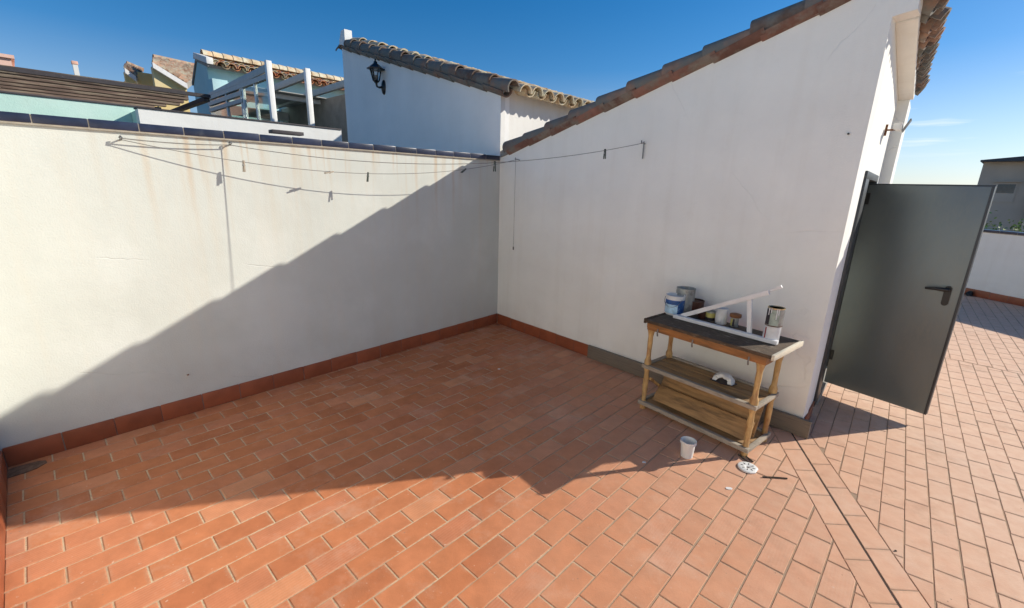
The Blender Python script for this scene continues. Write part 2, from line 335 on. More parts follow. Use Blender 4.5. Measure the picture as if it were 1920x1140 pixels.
MAT['glass'] = glassmat('thin_glass', (.62, .74, .70)); MAT['lampglass'] = glassmat('lamp_glass', (.8, .85, .85), .15)
MAT['jarglass'] = glassmat('jar_glass', (.75, .82, .72), .12)
MAT['window'] = M('dark_window', (.04, .06, .07), .12, .2, bst=0)
MAT['concrete'] = M('dirty_concrete', (.30, .28, .25), .9, .15, 4)
MAT['farwall'] = M('grey_brown_render', (.56, .45, .35), .9, .12, .6, bst=.1)
MAT['farred'] = M('brownish_red_render', (.5, .27, .22), .9, .12, .6, bst=.1)
MAT['farroof'] = M('dark_slate_edge', (.07, .075, .085), .8, .1)
MAT['leaf'] = M('green_leaves', (.20, .27, .06), .7, .3, 3, tint=.5)
MAT['bark'] = M('bark', (.10, .07, .05), .9, .2)
MAT['ground'] = M('dry_ground', (.22, .19, .15), .95, .3, .02, bst=0)
MAT['discolouration'] = M('dark_brown', (.16, .095, .06), .95, .4, 30, 80, .8)
MAT['darkleaf'] = M('dark_debris', (.06, .045, .03), .9, .4, 30, 80, .8)
# ---------------------------------------------------------------- ground and paved floor
tag(MB().box(-1500, 1500, -1500, 1500, -9.3, -9, 0).build('ground', MAT['ground']), kind='structure')
def clip(poly, p, n):                      # keep the side n points to
    r = []
    for i, a in enumerate(poly):
        b = poly[(i+1) % len(poly)]; da = (a-p).dot(n); db = (b-p).dot(n)
        if da >= 0: r.append(a)
        if (da >= 0) != (db >= 0): r.append(a+(b-a)*(da/(da-db)))
    return r
def area(p): return abs(sum(p[i].x*p[(i+1) % len(p)].y-p[(i+1) % len(p)].x*p[i].y for i in range(len(p))))/2
def add_tile(mb, poly, wob=.0008):
    if len(poly) < 3 or area(poly) < .0012: return
    cc = sum(poly, Vector((0, 0, 0)))/len(poly); n = len(poly); t = random.random()
    tx, ty, dz = random.gauss(0, wob*1.6), random.gauss(0, wob*1.6), random.gauss(0, wob*.3)
    def zz(p): return dz+(p.x-cc.x)*tx+(p.y-cc.y)*ty
    a = [Vector((p.x, p.y, -.012)) for p in poly]
    rim = [Vector((p.x, p.y, zz(p)-.0022)) for p in poly]
    ins = []
    for p in poly:
        d = cc-p; q = p+d*min(.45, .0045/max(d.length, .01)); ins.append(Vector((q.x, q.y, zz(q))))
    inn = []
    for p in poly:
        d = cc-p; q = p+d*min(.6, .032/max(d.length, .01)); inn.append(Vector((q.x, q.y, zz(q))))
    fs = [(k*n+i, k*n+(i+1) % n, (k+1)*n+(i+1) % n, (k+1)*n+i) for k in range(3) for i in range(n)]+[tuple(range(3*n, 4*n))]
    b0 = len(mb.v); mb.add(a+rim+ins+inn, fs, t)
    for k in range(3*n): mb.e[b0+k] = 1.0
jt = U(74.9); jn = U(74.9-90); J0 = P2(2.336, 3.083)          # expansion joint
fl = MB()
def lattice(org, ua, ul, va, vl, gap, clips, ir, jr):
    u = U(ua)*ul; v = U(va)*vl; uh = U(ua); vh = U(va)
    for j in range(*jr):
        off = random.gauss(0, .004)+(.5*ul if j % 2 else 0)
        for i in range(*ir):
            o = org+u*i+v*j+uh*off; e = random.gauss(0, .0012)
            gu, gv = uh*(gap/2), vh*(gap/2+e)
            poly = [o+gu+gv, o+u-gu+gv, o+u+v-gu-gv, o+v+gu-gv]
            for p, n in clips:
                poly = clip(poly, p, n)
                if not poly: break
            if poly: add_tile(fl, poly)
nA = -FA.y; nB = -FB.y
left = [(J0-jn*.148, -jn), (c0+nA*.006, nA), (c0+FA.x*-4.82, FA.x), (c0+nB*.006, nB), (P2(0, -3.2), P2(0, 1))]
lattice(P2(0, 0)+at_z(868.4, 1001.8), 46.3, .289, -42.6, .1415, .0082, left, (-30, 24), (-46, 46))
rgt = [(J0+jn*.148, jn), (P2(0, -3.2), P2(0, 1)), (P2(10.3, 0), P2(-1, 0))]
seamp = P2(5.48, 5.226); seamn = U(41.9)
org = at_z(1520+670/3.8, 840+365/3.8)
behind = (g0+(-FC.y)*.004, -FC.y)
lattice(org, 49.2, .2615, -35.3, .1225, .006, rgt+[(seamp, -seamn)], (-40, 40), (-60, 70))
lattice(org+U(-35)*.05, 49.2, .2615, -35.3, .1225, .006, rgt+[(seamp+seamn*.012, seamn), (P2(0, 16), P2(0, -1))], (-10, 60), (-60, 70))
for sgn in (-1, 1):                                            # cut border tiles along the joint
    k = -22
    while k < 3:
        p = J0+jt*(k*.278+(.09 if sgn > 0 else 0)); e = jt*.03*sgn
        a = p+jn*(sgn*.006); b = p+jn*(sgn*.143)+e*1.1
        poly = [a, b, b+jt*.272, a+jt*.272]
        for pp, n in ((g0+FC.x*.0, -FC.x if False else U(74.9+180)), ):
            poly = clip(poly, pp+jt*.02, n)
        if poly: add_tile(fl, poly, .0004)
        k += 1
fl.cur = 1
fl.box(-7, 10.6, -4, 16, -.30, -.0034, .5)
fl.cur = 2
for k in range(1):
    a = J0-jt*7; b = J0+jt*.28
    fl.hexa([a-jn*.0062+Vector((0, 0, -.010)), a+jn*.0062+Vector((0, 0, -.010)), b+jn*.0062+Vector((0, 0, -.010)), b-jn*.0062+Vector((0, 0, -.010))],
            [a-jn*.0062+Vector((0, 0, -.0024)), a+jn*.0062+Vector((0, 0, -.0024)), b+jn*.0062+Vector((0, 0, -.0024)), b-jn*.0062+Vector((0, 0, -.0024))], .5)
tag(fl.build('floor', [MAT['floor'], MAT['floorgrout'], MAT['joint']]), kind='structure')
# ---------------------------------------------------------------- tiled skirtings and copings
def skirting(parent, x0, x1, y0, y1, h=.145, first=0):
    mb = MB(); x = x0
    while x < x1-.02:
        e = min(x+.287, x1); mb.box(x+.0022, e-.0022, y0, y1, .001, h+random.gauss(0, .0012)); x += .289
    o = mb.build('skirting', MAT['skirt'], parent, bevel=.0025); ya, yb = sorted((y0*.75, y1)); MB().box(x0, x1, ya, yb-.0002, .001, h-.006, .5).build('joint_filling', MAT['redtile'], o); return o
def coping(parent, x0, x1, y0, y1, z0, z1, step=.268, ph=0.0):
    mb = MB(); x = x0-ph
    while x < x1:
        a = max(x, x0); e = min(x+step-.0045, x1)
        if e-a > .02: mb.box(a, e, y0, y1, z0, z1+random.gauss(0, .0012))
        x += step
    o = mb.build('coping', MAT['coping'], parent, bevel=.006)
    g = MB().box(x0, x1, y0+.004, y1-.004, z0-.012, z1-.004, .5).build('coping_grout', MAT['grout'], o); return o
# wall with the washing lines
wa = empty('party_wall', FA); tag(wa, 'rust streaked white wall with blue tiled coping behind the washing lines', 'wall')
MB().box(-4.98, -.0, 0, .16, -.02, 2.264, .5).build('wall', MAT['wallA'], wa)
coping(wa, -4.98, -.02, -.022, .185, 2.276, 2.333, .268, .115)
skirting(wa, -4.82, -.014, -.013, -.0005)
# left wall closing the terrace; its unseen height is raised to bounce sunlight
wl = empty('side_wall', FA, (-4.832, -.02, 0), -90); tag(wl, 'white wall whose red skirting shows at the left edge', 'wall')
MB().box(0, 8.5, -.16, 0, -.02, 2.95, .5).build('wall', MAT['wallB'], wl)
mb = MB(); x = .012
while x < 7.4: mb.box(x, x+.286, .0005, .013, .001, .145); x += .289
mb.build('skirting', MAT['skirt'], wl, bevel=.0025)
# ---------------------------------------------------------------- stair house (grey door, gable wall)
sh = empty('stair_house', FB); tag(sh, 'white gabled stair house with open grey door and stepped tile verge', 'building')
SL = .262
gable = [(0, -.02), (3.914, -.02), (3.914, 3.106), (4.036, 3.122), (4.036, 3.20), (3.90, 3.62), (3.665, 3.64), (3.665, 3.27), (0, 2.31)]
MB().prism(gable, 0, .15, 'y', .5).build('wall', MAT['wallB'], sh)
# shape of wall C in its own frame, written into the stair house frame
def conv(fr_from, fr_to):
    def f(x, y, z): return fr_to.loc(fr_from.w(x, y, z))
    return f
CB = conv(FC, FB)
def cbox(mb, x0, x1, y0, y1, z0, z1, tint=.5, z1b=None, z0b=None):
    z1b = z1 if z1b is None else z1b; z0b = z0 if z0b is None else z0b
    mb.hexa([CB(x0, y0, z0), CB(x1, y0, z0b), CB(x1, y1, z0b), CB(x0, y1, z0)], [CB(x0, y0, z1), CB(x1, y0, z1b), CB(x1, y1, z1b), CB(x0, y1, z1)], tint)
mb = MB(); D0, D1 = .70, 1.72
cbox(mb, .152, D0, 0, .15, -.02, 3.3, .5); cbox(mb, D0, D1, 0, .15, 2.13, 3.3, .5); cbox(mb, D1, 2.9, 0, .15, -.02, 2.93, .5)
cbox(mb, 2.30, 2.9, -.095, 0, -.02, 2.925, .5); cbox(mb, D1, 2.32, .0, .15, 2.93, 3.3, .5)
cbox(mb, 2.75, 2.9, .15, 3.6, -.02, 2.6, .5)
mb.build('wall', MAT['wallB'], sh)
mb = MB(); cbox(mb, .012, D0-.28, -.013, -.0005, .001, .145); mb.build('skirting', MAT['skirt'], sh, bevel=.002); mb = MB(); cbox(mb, 2.315, 2.9, -.108, -.096, .001, .145)
mb.build('skirting', MAT['skirt'], sh, bevel=.002)
mb = MB(); cbox(mb, .152, 2.32, -.122, .0, 3.112, 3.205, .5, 3.02, 2.925)
mb.build('cornice', MAT['wallB'], sh, bevel=.006)
mb = MB(); cbox(mb, D0, D1, -.02, .15, .0, .085, .5); mb.build('threshold', MAT['concrete'], sh, bevel=.004)
mb = MB(); cbox(mb, D0-.4, D1+.3, .75, .80, -.02, 2.6, .5); cbox(mb, .2, .25, .15, .8, -.02, 2.6, .5); cbox(mb, 2.2, 2.25, .15, .8, -.02, 2.6, .5)
mb.build('inner_wall', MAT['wallB'], sh)
skirting(sh, .014, 3.90, -.013, -.0005)
# roof: slab, rows of curved tiles, the verge and the outward skirt of tiles
def roofz(b): return 2.33+SL*b
slope = Vector((1, 0, SL)).normalized()
MB().prism([(0.02, 2.27), (3.80, 2.27+SL*3.78), (3.80, 2.33+SL*3.78), (.02, 2.33)], .152, 2.42, 'y', .5).build('roof_slab', MAT['mortar'], sh)
rt = MB()
for j in range(11):
    y = .19+.205*j
    for i in range(10):
        b0 = -.02+.375*i; p = Vector((b0, y, roofz(b0)+.045)); q = Vector((b0+.45, y, roofz(b0+.45)+.028))
        rt.tile(p, q, .100, .080, (0, 0, 1), n=8)
        if j < 10:
            p2 = Vector((b0, y+.1025, roofz(b0)+.085)); q2 = Vector((b0+.45, y+.1025, roofz(b0+.45)+.07)); rt.tile(p2, q2, .08, .095, (0, 0, 1), n=6, flip=True)
rt.build('roof', MAT['roof'], sh, smooth=50)
vg = MB(); vg2 = MB()
for i in range(10):                                             # the stepped verge seen from below
    b0 = .10+.366*i; L_ = .46 if i < 9 else .30; jz = random.gauss(0, .005); jy = random.gauss(0, .004)
    b1 = min(b0+L_, 3.655)
    # cover tile whose flank shows over the edge of the wall
    vg.tile((b0, .045+jy, roofz(b0)+.062+jz), (b1, .045+jy, roofz(b1)+.036+jz), .096, .078, (0, -.45, 1), th=.018, n=10, arc=200)
    vc = vg2
    # channel tile under it bedded on the wall top
    c1 = min(b0+.05+.42, 3.66)
    vc.tile((b0+.07, .012+jy, roofz(b0+.05)+.040), (c1, .012+jy, roofz(c1)+.058), .078, .086, (0, .35, -1), th=.018, n=10, arc=190, flip=False)
vg.build('verge_tiles', MAT['verge'], sh, smooth=50); vg2.build('channel_tiles', MAT['redtile'], sh, smooth=50)
MB().prism([(.03, 2.312), (3.66, 3.262), (3.66, 3.315), (.03, 2.36)], -.018, .10, 'y', .5).build('verge_mortar', MAT['mortar'], sh, bevel=.01)
es = MB()
x = .02
for i in range(14):                                             # tiles that overhang wall C
    s0 = -.005+.172*i; dz = -.085*s0+random.gauss(0, .006); o_ = .222+random.gauss(0, .008)-.030*s0
    a = CB(s0+.08, .12, 3.335+dz); b_ = CB(s0+.08, -o_, 3.160+dz); es.tile(b_, a, .098, .085, (0, 0, 1), th=.016, n=8)
    if i < 13:
        a = CB(s0+.165, .12, 3.365+dz); b_ = CB(s0+.165, -o_+.02, 3.195+dz); es.tile(b_, a, .075, .085, (0, 0, 1), th=.016, n=8, flip=True)
es.build('eave_tiles', MAT['verge'], sh, smooth=50)
mb = MB(); cbox(mb, .152, 2.35, -.19, .1, 3.235, 3.25, .5, 3.06, 3.045); mb.build('eave_mortar', MAT['mortar'], sh)
# door leaf, frame, hinges, lever
hb = at_z(1542, 714, .1); e0 = at_z(1733, 777, .1); hb = hb.copy(); hb.z = 0; e0.z = 0
ddir = (e0-hb).normalized(); daz = math.degrees(math.atan2(ddir.y, ddir.x)); DW = (e0-hb).length
FDr = F(hb, daz); DB = conv(FDr, FB)
def dbox(mb, x0, x1, y0, y1, z0, z1, tint=.5):
    v = [DB(x, y, z) for z in (z0, z1) for y in (y0, y1) for x in (x0, x1)]
    mb.add(v, [(0, 2, 3, 1), (4, 5, 7, 6), (0, 1, 5, 4), (2, 6, 7, 3), (0, 4, 6, 2), (1, 3, 7, 5)], tint)
mb = MB(); dbox(mb, .014, DW, -.002, .040, .10, 2.052)
door = mb.build('door', MAT['doormetal'], sh, bevel=.003)
mb = MB(); dbox(mb, DW-.006, DW+.012, -.006, .046, .10, 2.055); dbox(mb, .0, DW+.012, .018, .046, 2.052, 2.064); mb.build('door_rim', MAT['dooredge'], door, bevel=.003)
mb = MB()
hx = DW-.078
pl = [DB(hx+.023*math.cos(a)+0, -.004-.012*k, (1.225 if math.sin(a) > 0 else 1.11)+.026*math.sin(a)) for k in (0, 1) for a in [2*math.pi*i/20 for i in range(20)]]
mb.add(pl, [tuple(range(20)), tuple(range(39, 19, -1))]+[(i, (i+1) % 20, 20+(i+1) % 20, 20+i) for i in range(20)])
mb.tube([DB(hx, -.010, 1.222), DB(hx, -.045, 1.222), DB(hx-.02, -.058, 1.222), DB(hx-.075, -.058, 1.221), DB(hx-.135, -.055, 1.214)], [.017, .016, .017, .013, .010], 10)
mb.build('handle', MAT['blackplastic'], door, smooth=40)
for z in (.33, 1.86):
    mb = MB(); mb.tube([DB(-.004, -.012, z), DB(-.004, -.012, z+.14)], .013, 10); dbox(mb, -.03, .04, -.008, -.001, z+.02, z+.12)
    mb.build('hinge', MAT['blackplastic'], sh, smooth=40)
mb = MB(); cbox(mb, D0-.27, D0+.03, -.018, .12, .085, 2.09); cbox(mb, D1-.03, D1+.06, -.018, .12, .085, 2.09); cbox(mb, D0-.27, D1+.06, -.018, .12, 2.09, 2.15)
mb.build('door_frame', MAT['dooredge'], sh, bevel=.003)
# floodlight on the wall above the door
fl_ = empty('floodlight', FC, (1.45, 0, 2.55)); tag(fl_, 'small white floodlight on a rusty bracket high on the door side wall', 'lamp')
mb = MB(); mb.bar((0, 0, .0), (0, -.075, .0), .03, .012); mb.bar((0, -.002, -.05), (0, -.002, .05), .03, .006, up=Vector((1, 0, 0)))
mb.build('bracket', MAT['rust'], fl_)
mb = MB(); mb.hexa([(-.07, -.06, .0), (.07, -.06, .0), (.07, -.125, -.012), (-.07, -.125, -.012)], [(-.06, -.055, .05), (.06, -.055, .05), (.07, -.12, .055), (-.07, -.12, .055)])
mb.build('lamp_body', MAT['whiteplastic'], fl_, bevel=.006)
mb = MB(); mb.hexa([(-.08, -.122, -.018), (.08, -.122, -.018), (.08, -.13, -.022), (-.08, -.13, -.022)], [(-.08, -.165, .082), (.08, -.165, .082), (.08, -.175, .080), (-.08, -.175, .080)])
mb.build('lamp_front', MAT['steel'], fl_, bevel=.002)
# ---------------------------------------------------------------- neighbour with the wall lantern
ln = empty('lantern_house', FD); tag(ln, 'bluish white gabled house beyond the wall, carrying a black lantern', 'building')
SD = .287
def dz_(d): return 3.135+SD*d
pd = [(0, -3), (4.80, -3), (4.80, 4.52), (4.90, 4.56), (4.90, 4.62), (4.80, 4.78), (4.64, 4.78), (4.64, dz_(4.64)-.01), (0, dz_(0))]
MB().prism(pd, -.15, 0, 'y', .5).build('wall', MAT['wallD'], ln)
AD = conv(FA, FD)
mb = MB(); q = [AD(-.004, -.006, -3), AD(6, -.006, -3), AD(6, .146, -3), AD(.002, .0, -3)]
mb.hexa(q, [v+Vector((0, 0, 6.17)) for v in q]); q = [AD(.56, 4.62, -3), AD(6, 4.62, -3), AD(6, 4.75, -3), AD(.56, 4.75, -3)]; mb.hexa(q, [v+Vector((0, 0, 7.5)) for v in q])
q = [AD(5.85, .15, -3), AD(6, .15, -3), AD(6, 4.7, -3), AD(5.85, 4.7, -3)]; mb.hexa(q, [v+Vector((0, 0, 6.1)) for v in q])
mb.build('wall', MAT['wallW'], ln)
def dpt(d, s, z): v = AD(s+.0803*d, d, 0); return Vector((v.x, v.y, z))   # d away from the wall line, s along it
mb = MB(); mb.hexa([dpt(.02, .08, dz_(0)-.04), dpt(.02, 6, dz_(0)-.04), dpt(4.75, 6, dz_(4.75)-.04), dpt(4.75, .08, dz_(4.75)-.04)], [dpt(.02, .08, dz_(0)+.02), dpt(.02, 6, dz_(0)+.02), dpt(4.75, 6, dz_(4.75)+.02), dpt(4.75, .08, dz_(4.75)+.02)])
mb.build('roof_slab', MAT['mortar'], ln)
rt = MB()
for j in range(19):
    s = .20+.235*j
    for i in range(13):
        d0 = -.27+.375*i; jz = random.gauss(0, .005)
        rt.tile(dpt(d0, s, dz_(d0)+.055+jz+.022*d0), dpt(d0+.45, s, dz_(d0+.45)+.034+jz+.022*d0), .105, .085, (0, 0, 1), n=8)
        rt.tile(dpt(d0+.02, s+.1175, dz_(d0)+.098), dpt(d0+.45, s+.1175, dz_(d0+.45)+.085), .09, .100, (0, 0, 1), n=6, flip=True)
rt.build('roof', MAT['lichen'], ln, smooth=50)
vg = MB()
for i in range(13):
    d0 = -.22+.372*i; d1 = min(d0+.46, 4.57)
    if d1-d0 < .1: continue
    jz = random.gauss(0, .006)
    a = Vector((d0, -.02, dz_(d0)+.075+jz)); b_ = Vector((d1, -.02, dz_(d1)+.05+jz)); vg.tile(a, b_, .100, .082, (0, .5, 1), th=.018, n=10, arc=205)
    a = Vector((d0+.1, -.0, dz_(d0+.1)+.02)); b_ = Vector((min(d0+.5, 4.64), .0, dz_(min(d0+.5, 4.64))+.045)); vg.tile(a, b_, .088, .095, (0, -.3, -1), th=.018, n=10, arc=190)
vg.build('verge_tiles', MAT['verge'], ln, smooth=50)
es = MB()
for i in range(24):
    s = .10+.235*i; es.tile(dpt(5.14, s, 4.49), dpt(4.80, s, 4.61), .085, .07, (0, 0, 1), n=8)
es.build('eave_tiles', MAT['verge'], ln, smooth=50)
MB().prism([(.0, dz_(0)-.01), (4.64, dz_(4.64)-.01), (4.64, dz_(4.64)+.07), (.0, dz_(0)+.06)], -.11, .018, 'y', .5).build('verge_mortar', MAT['mortar'], ln, bevel=.01)
# black carriage lantern on its wall
p_ = FD.loc(at_plane(FD.w(0, 0, 0), FD.y, 720, 164))
lt = empty('wall_lantern', FD, (p_.x, 0, p_.z)); lt.scale = (.92, 1, .92); tag(lt, 'black iron carriage lantern on the bluish gable wall', 'lamp')
mb = MB(); n = 16
vs = [Vector((.055*math.cos(2*math.pi*k/n)*q, h, .10*math.sin(2*math.pi*k/n)*q)) for q, h in ((1.35, 0), (1.2, .02), (.6, .04)) for k in range(n)]
mb.add(vs, [(i*n+k, i*n+(k+1) % n, (i+1)*n+(k+1) % n, (i+1)*n+k) for i in range(2) for k in range(n)]+[tuple(range(2*n, 3*n))])
mb.build('back_plate', MAT['iron'], lt, smooth=40)
ly = .14
MB().tube([(0, .02, .01), (0, .05, -.005), (0, .09, -.015), (0, ly-.01, -.005), (0, ly, .04), (0, ly, .07)], [.022, .020, .018, .018, .02, .024], 8).build('arm', MAT['iron'], lt, smooth=40)
mb = MB(); mb.lathe([(.0, .05), (.03, .055), (.045, .075), (.055, .09), (.05, .095)], (0, ly, 0), 6)
for k in range(6):
    a = 2*math.pi*k/6; mb.tube([(.052*math.cos(a), ly+.052*math.sin(a), .09), (.098*math.cos(a), ly+.098*math.sin(a), .30)], .010, 6)
mb.build('lantern_frame', MAT['iron'], lt)
MB().lathe([(.046, .095), (.090, .298)], (0, ly, 0), 6).build('glass', MAT['lampglass'], lt)
MB().lathe([(.150, .285), (.155, .30), (.115, .325), (.055, .375), (.035, .39), (.03, .42), (.012, .43), (.016, .45), (.0, .475)], (0, ly, 0), 6).build('lantern_roof', MAT['iron'], lt)
MB().tube([(0, ly, .09), (0, ly, .19)], .02, 8).build('candle_socket', MAT['iron'], lt)
# ---------------------------------------------------------------- washing lines, hooks, pegs
def hook(fr, x, z, out, label, drop=0):
    e = empty('line_hook', fr, (x, 0, z)); tag(e, label, 'hook', 'hooks of the washing lines')
    mb = MB(); mb.tube([(0, 0, .0), (0, -out*.6, .006), (0, -out, .0), (.006, -out-.012, .014), (0, -out-.004, .024), (-.006, -out+.008, .014)], .0055, 8)
    mb.lathe([(.0, -.001), (.014, 0), (.014, .001)], (0, -.001, 0), 10)
    if drop: mb.tube([(0, -.018, .02), (0, -.018, -drop)], .006, 8)
    mb.build('hook_body', MAT['steel'], e, smooth=50)
    return fr.w(x, -out, z)
def A_at(px, py, o=.0): p = FA.loc(at_plane(FA.w(0, -o, 0), FA.y, px, py)); return p
def B_at(px, py, o=.0): p = FB.loc(at_plane(FB.w(0, -o, 0), FB.y, px, py)); return p
h1 = A_at(226, 262, .03); h2 = A_at(431, 272, .03); h3 = B_at(969, 300, .05); h4 = B_at(1204, 269, .05)
k1 = hook(FA, h1.x, h1.z, .045, 'small steel line hook on the sunlit wall, farther left of the two there')
k2 = hook(FA, h2.x, h2.z, .04, 'small steel line hook on the sunlit wall, with a ring, right of the first')
k3 = hook(FB, h3.x, h3.z, .07, 'small steel hook on the shaded gable close to the corner')
k4 = hook(FB, h4.x, h4.z, .06, 'T shaped steel line bracket in the middle of the shaded gable', .14)
def rope(p, q, sag, r=.0024, n=26):
    pts = []
    for i in range(n+1):
        t = i/n; v = p.lerp(q, t); v.z -= sag*4*t*(1-t); pts.append(v)
    return pts
def cord(name, pts, r, label):
    o = MB().tube(pts, r, 6, .5).build(name, MAT['rope'], smooth=60); tag(o, label, 'washing line', 'washing lines'); return o
r1 = rope(k1, k3, .20); r2 = rope(k2, k4, .17)
cord('washing_line', r1, .0030, 'lower sagging cord strung from the leftmost hook into the wall corner')
cord('washing_line', r2, .0030, 'upper cord sagging from the ringed hook across to the gable bracket')
cord('washing_line', rope(k1+Vector((0, 0, .01)), k2, .012), .0042, 'short taut cord between the two hooks on the sunlit wall')
pts = [k3+Vector((0, 0, -.14*i)) for i in range(9)]
o = MB().tube(pts, .0024, 6, .5).tube([pts[-1]+Vector((0, 0, .02)), pts[-1]+Vector((0, 0, -.02))], .009, 8).build('hanging_cord', MAT['rope'], smooth=60)
tag(o, 'loose cord end hanging straight down the shaded gable near the corner', 'cord')
def on_rope(pts, px):
    best = min(pts, key=lambda p: abs(proj(p)[0]-px))
    i = pts.index(best); return best
def proj(p):
    d = Vector((p.x, p.y, p.z-H)); cx = sum(ROWS[i][0]*d[i] for i in range(3)); cy = sum(ROWS[i][1]*d[i] for i in range(3)); cz = sum(ROWS[i][2]*d[i] for i in range(3))
    return CX+FPX*cx/cz, CY+FPX*cy/cz
def fine(p, q, sag): return rope(p, q, sag, n=400)
f1 = fine(k1, k3, .20); f2 = fine(k2, k4, .17)
pegs = [(f1, 457, 'grey peg hanging on the lower cord below the ringed hook', 4, 'paint'), (f1, 622, 'flat peg lying along the lower cord', 80, 'paint'),
        (f1, 690, 'dark green peg at the lowest part of the lower cord', 8, 'peg'), (f1, 872, 'tiny dark peg on the lower cord just inside the shade', 60, 'peg'),
        (f2, 927, 'dark peg on the cord in front of the wall corner', 2, 'peg'), (f2, 1135, 'dark peg on the cord nearest the gable bracket', 0, 'peg')]
MAT['peg'] = M('dark_green_peg', (.06, .075, .06), .6, .2)
for pts_, px, lab, tilt, mm in pegs:
    p = on_rope(pts_, px); e = empty('clothes_peg', None, p, FA.az+random.uniform(-15, 15)); e.rotation_euler[1] = R(tilt); e.scale = (1.25, 1.1, 1.15); tag(e, lab, 'clothes peg', 'pegs on the washing lines')
    for sg in (-1, 1):
        mb = MB(); mb.hexa([(-.005, sg*.009-.003, -.068), (.005, sg*.009-.003, -.068), (.005, sg*.009+.003, -.068), (-.005, sg*.009+.003, -.068)],
                           [(-.005, sg*.004-.003, .012), (.005, sg*.004-.003, .012), (.005, sg*.004+.003, .012), (-.005, sg*.004+.003, .012)])
        mb.build('peg_leg', MAT['peg'] if mm == 'peg' else MAT['woodgrey'], e, bevel=.001)
    MB().tube([(-.008, 0, -.022), (.008, 0, -.022)], .007, 8).build('spring', MAT['steel'], e)
# small fixings in the walls
p = A_at(352, 703); o = MB().tube([(0, 0, 0), (0, -.03, .012)], .006, 8).build('wall_screw', MAT['rust']); o.location = FA.w(p.x, 0, p.z); o.rotation_euler = (0, 0, R(FA.az)); tag(o, 'rusty screw stub low on the long wall in the shade', 'screw')
p = B_at(1591, 251); o = MB().tube([(0, 0.01, 0), (0, -.012, 0)], .007, 10).build('wall_plug', MAT['iron']); o.location = FB.w(p.x, 0, p.z); o.rotation_euler = (0, 0, R(FB.az)); tag(o, 'dark wall plug high on the gable near its right edge', 'plug')
# ---------------------------------------------------------------- plank along the gable
pk = MB().box(1.70, 3.985, -.048, -.0165, .004, .158, .5).build('plank', MAT['plank'], None, FB, bevel=.004)
tag(pk, 'grey weathered plank on edge along the foot of the gable', 'plank')
# ---------------------------------------------------------------- wooden shelf table
FT = F(FB.w(2.80, -.625, 0), FB.az-4.0)          # front left foot; y runs towards the wall
tb = empty('shelf_table', FT); tag(tb, 'weathered wooden three tier side table standing against the gable', 'table')
LX, LY, TZ = .925, .34, .872
top = MB().box(-.012, LX+.085, -.085, LY+.11, TZ-.028, TZ, .5).build('table_top', MAT['woodtop'], tb, bevel=.006)
MB().box(LX+.087, LX+.108, -.088, LY+.113, TZ-.036, TZ+.008, .5).build('end_strip', MAT['palewood'], top, bevel=.005)
MB().box(-.032, -.014, -.088, LY+.113, TZ-.036, TZ+.008, .5).build('end_strip', MAT['woodtop'], top, bevel=.005)
mb = MB(); mb.box(-.01, LX+.05, -.055, -.03, TZ-.095, TZ-.030, .5); mb.box(-.01, LX+.05, LY+.03, LY+.055, TZ-.095, TZ-.030, .5)
mb.box(-.01, .012, -.03, LY+.03, TZ-.095, TZ-.030, .5); mb.box(LX+.028, LX+.05, -.03, LY+.03, TZ-.095, TZ-.030, .5)
mb.build('apron', MAT['apron'], tb, bevel=.003)
def legprof():
    return [(.026, 0), (.028, .05), (.022, .07), (.019, .12), (.023, .20), (.024, .28), (.020, .36), (.030, .40), (.031, .47), (.021, .50), (.019, .56), (.022, .64), (.021, .70), (.028, .745), (.043, .79), (.045, .84)]
for (x, y) in ((0, 0), (LX, 0), (0, LY), (LX, LY)):
    MB().lathe(legprof(), (x, y, 0), 14).build('leg', MAT['wood'], tb, smooth=40)
def shelf(name, z, rail):
    f = empty(name, None, (0, 0, 0)); f.parent = tb
    mb = MB(); mb.box(-.035, LX+.035, -.038, -.002, z, z+rail, .5); mb.box(-.035, LX+.035, LY+.002, LY+.036, z, z+rail, .3)
    mb.box(-.037, -.005, -.001, LY+.001, z+.003, z+rail-.003, .4); mb.box(LX+.005, LX+.037, -.001, LY+.001, z+.003, z+rail-.003, .6)
    mb.build('shelf_rail', MAT['woodgrey'], f, bevel=.003)
    mb = MB(); k = LY/3
    for i in range(3): mb.box(-.0, LX-.0, i*k+.002, (i+1)*k-.002, z+.006, z+.020+.001*i)
    mb.build('shelf_board', MAT['woodboard'], f, bevel=.002)
    return f
shelf('middle_shelf', .405, .034); shelf('bottom_shelf', .045, .036)
mb = MB(); mb.hexa([(.03, .17, .078), (LX-.02, .17, .078), (LX-.02, .19, .078), (.03, .19, .078)], [(.03, .295, .395), (LX-.02, .295, .395), (LX-.02, .313, .395), (.03, .313, .395)])
mb.build('leaning_board', MAT['woodboard'], tb, bevel=.003)
mb = MB(); mb.hexa([(.04, .075, .084), (LX-.02, .06, .084), (LX-.02, .078, .084), (.04, .093, .084)], [(.04, .17, .20), (LX-.02, .15, .215), (LX-.02, .165, .215), (.04, .185, .20)])
mb.build('leaning_board', MAT['woodboard'], tb, bevel=.003)
MB().bar((.03, .02, .30), (.03, LY-.02, .09), .02, .022).build('brace', MAT['wood'], tb)
for x in (.10, .42, .86):
    MB().tube([(x, -.062, TZ-.062), (x, -.066, TZ-.10), (x, -.058, TZ-.125)], .0065, 8).build('hook', MAT['steel'], tb)
